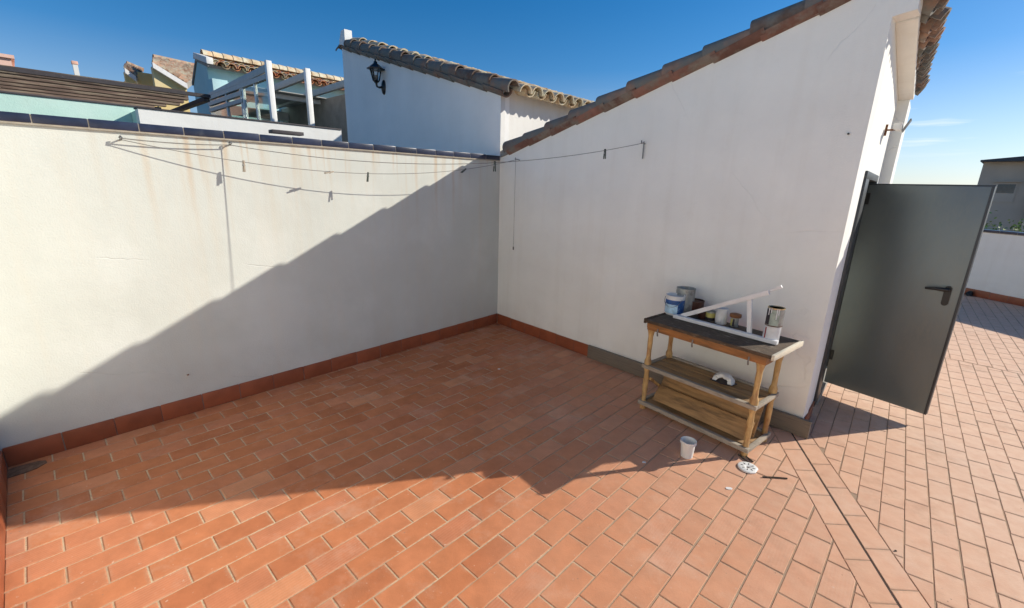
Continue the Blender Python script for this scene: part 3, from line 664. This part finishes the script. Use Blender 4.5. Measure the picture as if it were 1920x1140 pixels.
# ---- things on the table
def T_at(px, py, z): return FT.loc(at_z(px, py, z))
def can(name, px, py, r, h, parts, label, cat, z=TZ, rz=0, dx=0, dy=0, taper=1, open_=.02, body='greytin'):
    p = at_z(px, py, z); e = empty(name, None, p+FT.x*dx+FT.y*dy, FT.az+rz); tag(e, label, cat)
    r2 = r*taper
    prof = [(r*.97, 0), (r, .004), (r2, h-.004), (r2*1.03, h-.003), (r2*1.03, h), (r2*.94, h), (r2*.93, h-open_), (0.0001, h-open_)]
    MB().lathe(prof, n=28).build('body', MAT[body], e, smooth=40)
    for nm, z0, z1, a0, a1, m in parts:
        n = 20; rr = lambda zz: (r+(r2-r)*zz/h)+.0016
        vs = [(rr(zz)*math.cos(R(a0+(a1-a0)*k/n)), rr(zz)*math.sin(R(a0+(a1-a0)*k/n)), zz) for zz in (z0, z1) for k in range(n+1)]
        mb = MB(); mb.add(vs, [(k, k+1, n+2+k, n+1+k) for k in range(n)]); mb.build(nm, MAT[m], e, smooth=40)
    return e
# angles: -90 looks at the front of the table
pail = can('paint_pail', 1263, 588, .079, .178, [('label_band', .10, .140, -175, 30, 'bluelabel'), ('label', .018, .10, -175, -135, 'bluelabel'), ('label', .018, .10, -135, -40, 'lightlabel'), ('label', .018, .10, -40, 30, 'bluelabel')],
           'white paint pail with a blue label at the left end of the table', 'paint pail', body='whiteplastic', taper=1.04)
MB().tube([((.083)*math.cos(R(a)), -.03-.05*math.sin(R(a)), .150-.075*math.sin(R(a))) for a in range(0, 181, 12)], .0022, 6).build('wire_handle', MAT['steel'], pail, smooth=60)
can('paint_tin', 1281, 584, .082, .225, [('label', .03, .20, -175, 20, 'greytin')], 'dull grey tall tin half hidden behind the blue labelled pail', 'tin', dx=0, dy=.0)
can('brown_tin', 1301, 585, .078, .115, [], 'squat dark red brown tin right of the blue labelled pail', 'tin', body='darktin', open_=.012)
can('small_jar', 1331, 600, .038, .085, [('label', .03, .07, -170, 10, 'yellowlabel'), ('label_foot', .004, .03, -170, 10, 'blacklabel')], 'small jar with a yellow label under the slanting white strip', 'jar', body='greytin')
can('dark_tin', 1318, 596, .046, .07, [], 'low black tin beside the yellow labelled jar', 'tin', body='darktin')
j = can('glass_jar', 1351, 606, .046, .135, [('label', .02, .10, -150, -60, 'paperwhite')], 'cloudy pale glass jar in the middle of the table', 'jar', body='whiteplastic')
j = can('lidded_jar', 1376, 612, .030, .085, [('label', .01, .07, -150, -100, 'yellowlabel'), ('label', .01, .07, -95, -70, 'blacklabel')], 'short jar with a wide rust brown lid', 'jar', body='greytin')
MB().lathe([(.03, .078), (.044, .082), (.046, .09), (.044, .108), (.03, .112), (.0001, .113)], n=20).build('lid', MAT['rust'], j, smooth=40)
a_ = dict(z=TZ)
t1 = can('stacked_tin', 1444, 640, .056, .128, [('label', .008, .118, -200, -125, 'paperwhite'), ('label', .008, .118, -125, -112, 'redlabel'), ('label', .008, .118, -112, -15, 'paperwhite')], 'lower of two stacked tins, with white and red label', 'tin', body='paperwhite')
p1 = t1.location.copy()
e = can('stacked_tin', 1444, 640, .056, .140, [('label', .010, .125, -200, -105, 'blacklabel'), ('label', .010, .125, -105, -40, 'greenlabel'), ('label', .010, .125, -40, 20, 'greytin')], 'upper of two stacked tins, with black label and brassy rim', 'tin', body='greytin', open_=.03)
e.location = p1+Vector((.003, .002, .1285))
MB().tube([(.057*math.cos(R(a)), .057*math.sin(R(a)), .003) for a in range(0, 361, 20)], .0022, 6).build('rim', MAT['rust'], e)
mb = MB()
for a, l_ in ((-118, .05), (-100, .03), (-62, .075), (-50, .04)): mb.tube([(.0575*math.cos(R(a)), .0575*math.sin(R(a)), .138), (.0582*math.cos(R(a)), .0582*math.sin(R(a)), .138-l_), (.0585*math.cos(R(a)), .0585*math.sin(R(a)), .134-l_)], [.004, .003, .0045], 6)
mb.build('paint_drips', MAT['paint'], e, smooth=60)
MB().lathe([(.0575, .134), (.0585, .1405), (.054, .1415), (.0525, .134)], n=28).build('lip', MAT['gold'], e, smooth=40)
# white strips nailed into a triangle
wf = empty('white_frame', FT); tag(wf, 'broken triangular frame of chipped white strips lying across the table front', 'frame')
q0 = T_at(1264, 592, TZ+.018); q1 = T_at(1458, 643, TZ+.018)
MB().bar(q0, q1, .040, .030).build('bottom_strip', MAT['paint'], wf, bevel=.003)
dirx = (q1-q0).normalized(); upv = Vector((0, 0, 1))
def P_at(px, py, yy): return FT.loc(at_plane(FT.w(0, yy, 0), FT.y, px, py))
y0 = q0.y+.035; y1 = q1.y+.035
da = P_at(1278, 592, y0); db = P_at(1442, 548, q1.y+.02)
MB().bar(da, db, .020, .036).build('slanting_strip', MAT['paint'], wf, bevel=.003)
dc = P_at(1415, 556, q1.y+.045); dd = P_at(1466, 537, q1.y+.05)
MB().bar(dc, dd, .018, .022).build('end_strip', MAT['paint'], wf, bevel=.002)
v0 = P_at(1405, 628, q1.y+.028); v1 = P_at(1406, 562, q1.y+.028)
MB().bar(v0, v1, .034, .020, up=Vector((0, 1, 0))).build('upright_strip', MAT['paint'], wf, bevel=.003)
# broken white arch on the middle shelf
p = at_z(1356, 716, .43); ar = empty('plaster_arch', None, p, FT.az+8); tag(ar, 'broken white arched piece lying on the middle shelf of the table', 'fragment')
mb = MB(); pts = [(.075*math.cos(R(a)), .0, .075*math.sin(R(a))*.75) for a in range(-4, 185, 12)]
vs = []; nn = len(pts)
for i, a in enumerate(range(-4, 185, 12)):
    ca, sa = math.cos(R(a)), math.sin(R(a))*.85; w_ = .038+.010*math.sin(i*1.3)
    for rr, yy in ((.078, -w_), (.086, 0), (.078, w_), (.045, w_), (.045, -w_)): vs.append((rr*ca, yy, rr*sa+.008))
mb.add(vs, [(i*5+k, i*5+(k+1) % 5, (i+1)*5+(k+1) % 5, (i+1)*5+k) for i in range(nn-1) for k in range(5)]+[(4, 3, 2, 1, 0), tuple((nn-1)*5+k for k in range(5))])
mb.build('arch', MAT['whiteplastic'], ar, bevel=.003)
MB().prism([(-.10, -.03), (.0, -.06), (.08, -.04), (.10, .03), (.02, .05), (-.07, .04)], .0, .006, 'z').build('flake', MAT['blacklabel'], ar)
# ---------------------------------------------------------------- things on the floor
p = at_z(1287, 855, 0)
bk = empty('plastic_tub', None, p, 20); tag(bk, 'small empty white plastic tub standing on the paving before the table', 'tub')
MB().lathe([(.040, 0), (.044, .003), (.052, .118), (.058, .119), (.059, .136), (.055, .137), (.050, .120), (.043, .010), (.0001, .009)], n=32).build('body', MAT['whiteplastic'], bk, smooth=35)
MB().tube([(.0585*math.cos(R(a)), .0585*math.sin(R(a)), .119) for a in range(0, 361, 15)], .0022, 6).build('rim', MAT['whiteplastic'], bk, smooth=60)
p = at_z(1402, 878, 0); ds = empty('drain_cover', None, p, 0); tag(ds, 'round white drain cover with a central hole lying by the table foot', 'drain cover')
mb = MB(); n = 32; ro = .068
ring = lambda r, z: [(r*math.cos(2*math.pi*k/n)*(1 if k < 27 or k > 29 else .9), r*math.sin(2*math.pi*k/n)*(1 if k < 27 or k > 29 else .9), z) for k in range(n)]
vs = ring(ro, .002)+ring(ro, .010)+ring(ro*.86, .014)+ring(ro*.30, .013)+ring(ro*.17, .009)+ring(ro*.17, .002)
mb.add(vs, [(i*n+k, i*n+(k+1) % n, (i+1)*n+(k+1) % n, (i+1)*n+k) for i in range(5) for k in range(n)]+[(5*n+k, 5*n+(k+1) % n, (k+1) % n, k) for k in range(n)])
mb.build('disc', MAT['whiteplastic'], ds, smooth=35)
mb = MB()
for k in range(8):
    a = 2*math.pi*k/8+.2; mb.bar((.030*math.cos(a), .030*math.sin(a), .0142), (.048*math.cos(a), .048*math.sin(a), .0142), .006, .0015)
mb.build('slots', MAT['darkleaf'], ds)
def stick(px0, py0, px1, py1, r, label, m='darkleaf'):
    a = at_z(px0, py0, .006); b = at_z(px1, py1, .006); o = MB().tube([a, a.lerp(b, .5)+Vector((0, .002, .001)), b], r, 7).build('stick', MAT[m], smooth=60); tag(o, label, 'stick'); return o
stick(1384, 852, 1404, 867, .007, 'dark stick pointing from the table foot to the drain cover, outer of the pair')
stick(1391, 850, 1412, 866, .006, 'dark stick pointing from the table foot to the drain cover, inner of the pair')
stick(1430, 894, 1476, 897, .0055, 'thin dark rod alone on the sunlit paving right of the drain cover')
def scrap(px, py, s, label, m='paperwhite', h=.004):
    p = at_z(px, py, .001); random.seed(px); k = 7
    poly = [(p.x+s*random.uniform(.6, 1.2)*math.cos(2*math.pi*i/k), p.y+s*random.uniform(.4, .8)*math.sin(2*math.pi*i/k)) for i in range(k)]
    o = MB().prism(poly, .001, h, 'z').build('scrap', MAT[m]); tag(o, label, 'scrap'); return o
scrap(1366, 916, .030, 'white paper scrap on the sunlit paving left of the rod'); scrap(1208, 867, .016, 'tiny white chip in the shade left of the plastic tub')
scrap(936, 692, .018, 'tiny pale chip on the shaded paving near the wall corner'); scrap(1679, 1033, .008, 'dark speck on the sunlit paving at the lower right', 'darkleaf', .006)
scrap(150, 762, .012, 'x', 'darkleaf') if False else None
p = at_z(38, 870, .001); mb = MB(); random.seed(5)
mb.prism([(.13*math.cos(a)*random.uniform(.8, 1.1), .07*math.sin(a)*random.uniform(.8, 1.1)) for a in [2*math.pi*i/14 for i in range(14)]], .0005, .007, 'z')
o = mb.build('dark_patch', MAT['discolouration']); o.location = FA.w(-4.76, -.12, 0); o.rotation_euler = (0, 0, R(FA.az)); tag(o, 'dark brown patch in the far left floor corner', 'discolouration')  # thin flat dark brown shape on the floor by the wall
# ---------------------------------------------------------------- neighbours' terrace walls
random.seed(3)
def NA(px, py, o): return FA.loc(at_plane(FA.w(0, o, 0), FA.y, px, py))     # on the upright plane o metres beyond the long wall
tw = empty('neighbour_parapet', FA); tag(tw, 'white and mint parapet of the neighbouring terrace behind the coping', 'wall')
O1, O2 = 1.6, 2.05; RE = NA(640, 245, 1.6).x
q = NA(258, 203, O1); wx, wz = q.x, q.z; mz = NA(120, 187, O2).z
MB().box(wx, RE, O1, O1+.15, -3, wz, .5).build('white_wall', MAT['wallW'], tw)
mb = MB(); mb.box(-9.5, wx+.14, O2, O2+.15, -3, mz, .5); mb.box(wx+.01, wx+.14, O1+.152, O2-.002, -3, wz, .5); mb.build('mint_wall', MAT['mint'], tw)
mb = MB(); mb.box(wx-.01, RE, O1-.012, O1+.16, wz+.002, wz+.018, .5); mb.box(-9.5, wx+.15, O2-.012, O2+.16, mz+.002, mz+.018, .5); mb.build('coping', MAT['slatdark'], tw, bevel=.004)
p = NA(566, 252, .5)
o = MB().box(-.30, .0, -.05, .05, -.02, .012).build('slate_strip', MAT['slatdark'], bevel=.004); o.location = FA.w(p.x, .5, p.z+.005); o.rotation_euler = (0, 0, R(FA.az)); tag(o, 'dark flat strip lying beyond the coping near the gable', 'strip')
# pergola
pg = empty('pergola', FA); tag(pg, 'dark slatted wooden pergola over the terrace beyond the mint wall', 'pergola')
PO, PF = 8.4, 13.0
ZP = NA(0, 130, PO).z; PX = NA(390, 163, PO).x
MB().box(-11, PX, PO-.10, PO, ZP-.02, ZP+.05, .4).build('beam', MAT['slatdark'], pg)
MB().box(-11, PX, PF, PF+.12, ZP-.08, ZP+.10, .4).build('beam', MAT['slatdark'], pg)
for x in (PX-.12, PX-5.2): MB().box(x, x+.12, PO, PF, ZP-.09, ZP+.0, .4).build('beam', MAT['slatdark'], pg)
y = PO+.35
while y < PF-.1:
    h = random.uniform(.10, .15)
    MB().box(-11+random.uniform(0, .2), PX-.10-random.uniform(0, .45), y, y+.16+random.uniform(0, .04), ZP+.004, ZP+.004+h).build('slat', MAT['slat'], pg); y += .60+random.uniform(-.05, .05)
for x in (PX-.13, PX-5.2):
    MB().box(x, x+.13, PF-.02, PF+.12, -3, ZP-.082, .4).build('post', MAT['slatdark'], pg)
# teal house with conservatory
th = empty('teal_house', FA); tag(th, 'pale teal house with terracotta eave behind the white framed conservatory', 'building')
TO = 11.75; q = NA(386, 112, TO); TX, TE = q.x, q.z-.10
def SP(px, py): return FA.loc(at_plane(FA.w(TX, 0, 0), FA.x, px, py))
bk_ = SP(363, 162)
MB().prism([(TO, -3), (TO, TE-.05), (TO+.9, TE+.18), (bk_.y, bk_.z), (bk_.y, -3)], TX, TX+.2, 'x', .5).build('side_wall', MAT['teal'], th)
MB().box(TX+.202, 5.5, TO, TO+.2, -3, TE-.05, .5).build('front_wall', MAT['teal'], th)
MB().box(TX-.05, TX+.34, TO-.5, TO-.001, -3, TE-.45, .5).build('pilaster', MAT['teal'], th, bevel=.01)
MB().prism([(TO-.25, TE-.14), (TO+.9, TE+.19), (bk_.y, bk_.z+.02), (bk_.y, bk_.z+.1), (TO+.9, TE+.26), (TO-.25, TE-.05)], TX-.04, 5.5, 'x', .5).build('roof_slab', MAT['mortar'], th)
MB().prism([(TO-.30, TE-.05), (TO-.30, TE+.12), (TO+.9, TE+.42), (TO+1.0, TE+.26), (TO+.9, TE+.26)], TX-.07, TX+.10, 'x', .5).build('verge_cap', MAT['wallW'], th, bevel=.01)
MAT['roofo'] = M('orange_cream_tile', (.52, .20, .09), .85, .25, 7, 55, .4, .006, tint=.35, col2=(.58, .52, .34), c2s=3, c2=(.45, .58))
rt = MB(); rg = MB(); zz = lambda d: TE+.0+.26*(d-TO)
for jj in range(26):
    s_ = TX+.26+.27*jj
    for i in range(3):
        d0 = TO-.42+.42*i
        rt.tile((s_, d0, zz(d0)+.03), (s_, d0+.5, zz(d0+.5)), .125, .105, (0, 0, 1), n=7)
        rt.tile((s_+.135, d0+.02, zz(d0)+.08), (s_+.135, d0+.5, zz(d0+.5)+.07), .10, .115, (0, 0, 1), n=6, flip=True)
    rg.tile((s_-.14, TO+.80, TE+.36), (s_+.17, TO+.80, TE+.36), .17, .15, (0, 0, 1), n=7)
rt.build('roof', MAT['roofo'], th, smooth=50); rg.build('ridge_tiles', MAT['lichen'], th, smooth=50)
a = NA(524, 217, TO); b = NA(570, 226, TO)
w_ = MB().box(a.x, b.x, TO-.06, TO-.002, a.z-1.0, a.z).build('window', MAT['alu'], th, bevel=.005); MB().box(a.x+.1, b.x-.1, TO-.068, TO-.062, a.z-1, a.z-.12).build('pane', MAT['window'], w_)
p = NA(541, 188, TO); mb = MB(); mb.lathe([(.0001, -.28), (.15, -.22), (.26, -.08), (.28, .0), (.0001, .0)], (p.x, TO-.08, p.z), 16, sy=.5); mb.build('uplighter', MAT['concrete'], th, smooth=50)
cv = empty('conservatory', FA); tag(cv, 'white framed glazed conservatory with rafters between coping and teal house', 'conservatory')
CO = 6.6; CBk = 11.2
P1 = NA(504, 117, CO); P2_ = NA(577, 130, CO); ZT = P1.z
xs = [P1.x, P2_.x, 2*P2_.x-P1.x+.14]
for x in xs: MB().box(x-.055, x+.055, CO, CO+.11, 1.0, ZT+.04, .5).build('post', MAT['alu'], cv, bevel=.008)
for x in xs: MB().bar((x, CO+.131, ZT-.10), (x, CBk, ZT-.22), .085, .15).build('rafter', MAT['alugrey'], cv, bevel=.006)
MB().box(xs[0], xs[-1]+.8, CBk, CBk+.1, ZT-.62, ZT-.36, .5).build('wall_plate', MAT['alu'], cv)
MB().box(xs[0]-.05, xs[-1]+.9, 8.6, CBk, ZT-.205, ZT-.19, .5).build('roof_panel', MAT['alugrey'], cv)
MB().box(xs[0]+.06, xs[-1]+.7, 8.9, 9.0, ZT-.33, ZT-.22, .5).build('purlin', MAT['alu'], cv)
for zz_, hh in ((ZT-.31, .10), (ZT-.46, .10), (ZT-.62, .09)):
    MB().box(xs[0]-.05, xs[0]+.05, 8.38 if hh > .03 and zz_ < ZT-.32 else CO+.132, CBk, zz_, zz_+hh, .5).build('side_rail', MAT['alugrey'], cv)
for yy in (7.5, 8.3, 8.45, 9.6): MB().box(xs[0]-.035, xs[0]+.035, yy, yy+.07, 1.5, ZT-.22, .5).build('mullion', MAT['alu'], cv, bevel=.004)
MB().box(xs[-1]+.35, xs[-1]+.5, CO+.3, TO-.01, 0, ZT-.21, .5).build('sun_block_wall', MAT['concrete'], cv)  # added wall, mostly hidden, that keeps the sun off the teal front
MB().box(xs[0]-.008, xs[0]+.008, CO+.14, CBk, 1.5, ZT-.24, .5).build('glass_pane', MAT['glass'], cv)
# yellow houses farther off: gable wall, sloping tiled roof falling to the right
def far_house(o, F1, F2, B1, B2, ob, label, rows, box=None):
    e = empty('yellow_house', FA); tag(e, label, 'building')
    f1, f2, b1, b2 = NA(*F1, o), NA(*F2, o), NA(*B1, ob), NA(*B2, ob)
    MB().prism([(f1.x, f1.z-.05), (f2.x, f2.z-.05), (f2.x, -8), (f1.x, -8)], o+.05, o+.3, 'y', .5).build('wall', MAT['yellow'], e)
    MB().prism([(f1.x, f1.z-.12), (f2.x, f2.z-.12), (f2.x, f2.z+.06), (f1.x, f1.z+.06)], o-.12, o+.045, 'y', .5).build('verge', MAT['paint'], e)
    dn = Vector((0, 0, -.12)); MB().hexa([f1+dn, f2+dn, b2+dn, b1+dn], [f1, f2, b2, b1]).build('roof_slab', MAT['mortar'], e)
    rt = MB()
    for k in range(rows):
        t = (k+.5)/rows; a = b1.lerp(f1, t); b = b2.lerp(f2, t); n_ = 7
        for i in range(n_): rt.tile(a.lerp(b, i/n_)+Vector((0, 0, .03)), a.lerp(b, min(1, (i+1.2)/n_))+Vector((0, 0, .07)), .12, .15, (0, 0, 1), n=6)
    rt.tile(b1+Vector((0, 0, .05)), b2+Vector((0, 0, .05)), .2, .2, (0, 0, 1), n=7)
    rt.build('roof', MAT['verge'] if False else MAT['roof'], e, smooth=50)
    if box:
        a = NA(box[0], box[1], o+.6); b = NA(box[2], box[3], o+.6); MB().box(a.x, b.x, o+.6, o+4, -8, min(a.z, b.z), .5).build('wing', MAT['yellow'], e)
    return e
far_house(17, (285, 121), (350, 161), (288, 114), (382, 134), 20, 'yellow house whose larger tiled roof falls to the right beside the teal house', 9)
far_house(19, (233, 131), (254, 147), (236, 126), (268, 139), 21, 'smaller yellow tiled house farther left above the pergola', 5, (255, 134, 284, 136))
# pink block and a chimney
a = FA.loc(at_plane(FA.w(0, 22, 0), FA.y, 20, 110)); b = FA.loc(at_plane(FA.w(0, 22, 0), FA.y, -120, 100))
pb = empty('pink_block', FA); tag(pb, 'pink flat roofed block peeping over the pergola at the left edge', 'building')
MB().box(b.x, a.x, 22, 28, -8, a.z, .5).build('wall', MAT['pink'], pb); MB().box(b.x-.1, a.x+.1, 21.9, 28.1, a.z+.002, a.z+.12, .5).build('roof_edge', MAT['pink'], pb)
MB().box(a.x+.002, a.x+1.6, 22.6, 27, -8, a.z-.45, .5).build('lower_wall', MAT['wallW'], pb)
a = FA.loc(at_plane(FA.w(0, 20, 0), FA.y, 139, 115)); ch = empty('chimney', FA); tag(ch, 'slim white chimney with a reddish cap above the pergola', 'chimney')
MB().box(a.x-.07, a.x+.07, 19.9, 20.04, -8, a.z-.12, .5).build('stack', MAT['wallW'], ch); MB().box(a.x-.09, a.x+.09, 19.88, 20.06, a.z-.118, a.z, .5).build('cap', MAT['pink'], ch, bevel=.02)
# ---------------------------------------------------------------- right: far parapet, block of flats, tree
p0 = at_z(1815, 553); p1 = at_z(1920, 575); az = math.degrees(math.atan2((p1-p0).y, (p1-p0).x)); FP = F(p0, az)
fp = empty('far_parapet', FP); tag(fp, 'white far parapet with dark coping seen past the open door', 'wall')
MB().box(-6, 9, 0, .16, -.3, 1.285, .5).build('wall', MAT['wallB'], fp)
coping(fp, -6, 9, -.02, .18, 1.29, 1.335, .27)
skirting(fp, -6, 9, -.013, -.0005, .14)
pp = MB().tube([(.06, -.05, .06), (.06, -.09, .05), (.10, -.10, .0)], [.05, .05, .04], 12).build('drain_spout', MAT['blackplastic'], smooth=50); pp.location = FP.o; pp.rotation_euler = (0, 0, R(FP.az)); tag(pp, 'black drain spout at the foot of the far parapet beside the door', 'spout')
q = ray(1846, 300); q = Vector((q.x, q.y, 0)).normalized(); base = q*38; FQ = F(base, math.degrees(math.atan2(q.y, q.x))-93)
bz = H+(ray(1846, 297).z/Vector((ray(1846, 297).x, ray(1846, 297).y)).length)*38
fb = empty('apartment_block', FQ); tag(fb, 'shaded grey brown apartment block with dark flat roof at the right edge', 'building')
MB().box(0, 2.2, 0, 10, -9, bz-.2, .5).build('wall', MAT['farwall'], fb)
MB().box(2.203, 9, -.5, 10, -9, bz-.2, .5).build('wall', MAT['farwall'], fb)
MB().box(3.6, 9, -.7, -.502, -9, bz-1.2, .5).build('bay', MAT['farred'], fb)
MB().prism([(-.12, bz-.2), (9.4, bz-.2), (9.4, bz+.10), (2.0, bz+.10), (-.12, bz-.12)], -.7, 10.2, 'y', .5).build('roof', MAT['farroof'], fb)
for (x, z) in ((.75, bz-2.4), (.55, bz-5.1), (2.55, bz-3.6), (2.55, bz-6.0)):
    yy = -.01 if x < 2 else -.51
    w_ = MB().box(x, x+.85, yy-.04, yy+.005, z, z+1.05).build('window', MAT['farwall'], fb); MB().box(x+.08, x+.77, yy-.05, yy-.042, z+.5, z+.98).build('pane', MAT['window'], w_)
    MB().box(x-.1, x+.95, yy-.15, yy, z+1.1, z+1.16).build('canopy', MAT['farwall'], fb)
for (x, z) in ((2.7, bz-6.6), (1.3, bz-5.6)): MB().box(x, x+1.2, -.9, -.45, z, z+.12).build('balcony', MAT['concrete'], fb)
q = ray(1862, 425); q = Vector((q.x, q.y, 0)).normalized(); tp = q*24; tr = empty('tree', None, Vector((tp.x, tp.y, -9))); tag(tr, 'green tree top showing just above the far parapet', 'tree')
tz = 9.45+H+(ray(1862, 430).z/Vector((ray(1862, 430).x, ray(1862, 430).y)).length)*24
mb = MB(); mb.tube([(0, 0, 0), (.1, 0, 3), (0, .1, tz-1.2)], [.22, .16, .08], 8)
for k in range(7):
    a = k*.9; mb.tube([(0, 0, tz-2.2+.15*k), (.7*math.cos(a), .7*math.sin(a), tz-1.2+.1*k)], [.05, .02], 6)
mb.build('trunk', MAT['bark'], tr, smooth=50)
mb = MB(); random.seed(9)
for cl in range(26):
    cx, cy, cz = random.gauss(0, .8), random.gauss(0, .8), tz-.9+random.gauss(0, .45)
    for k in range(55):
        p = Vector((cx+random.gauss(0, .25), cy+random.gauss(0, .25), cz+random.gauss(0, .2))); a = Vector([random.gauss(0, 1) for _ in range(3)]).normalized()*.06; b = a.cross(Vector([random.gauss(0, 1) for _ in range(3)])).normalized()*.035
        mb.add([p-a, p+b, p+a, p-b], [(0, 1, 2, 3)])
mb.build('crown', MAT['leaf'], tr)
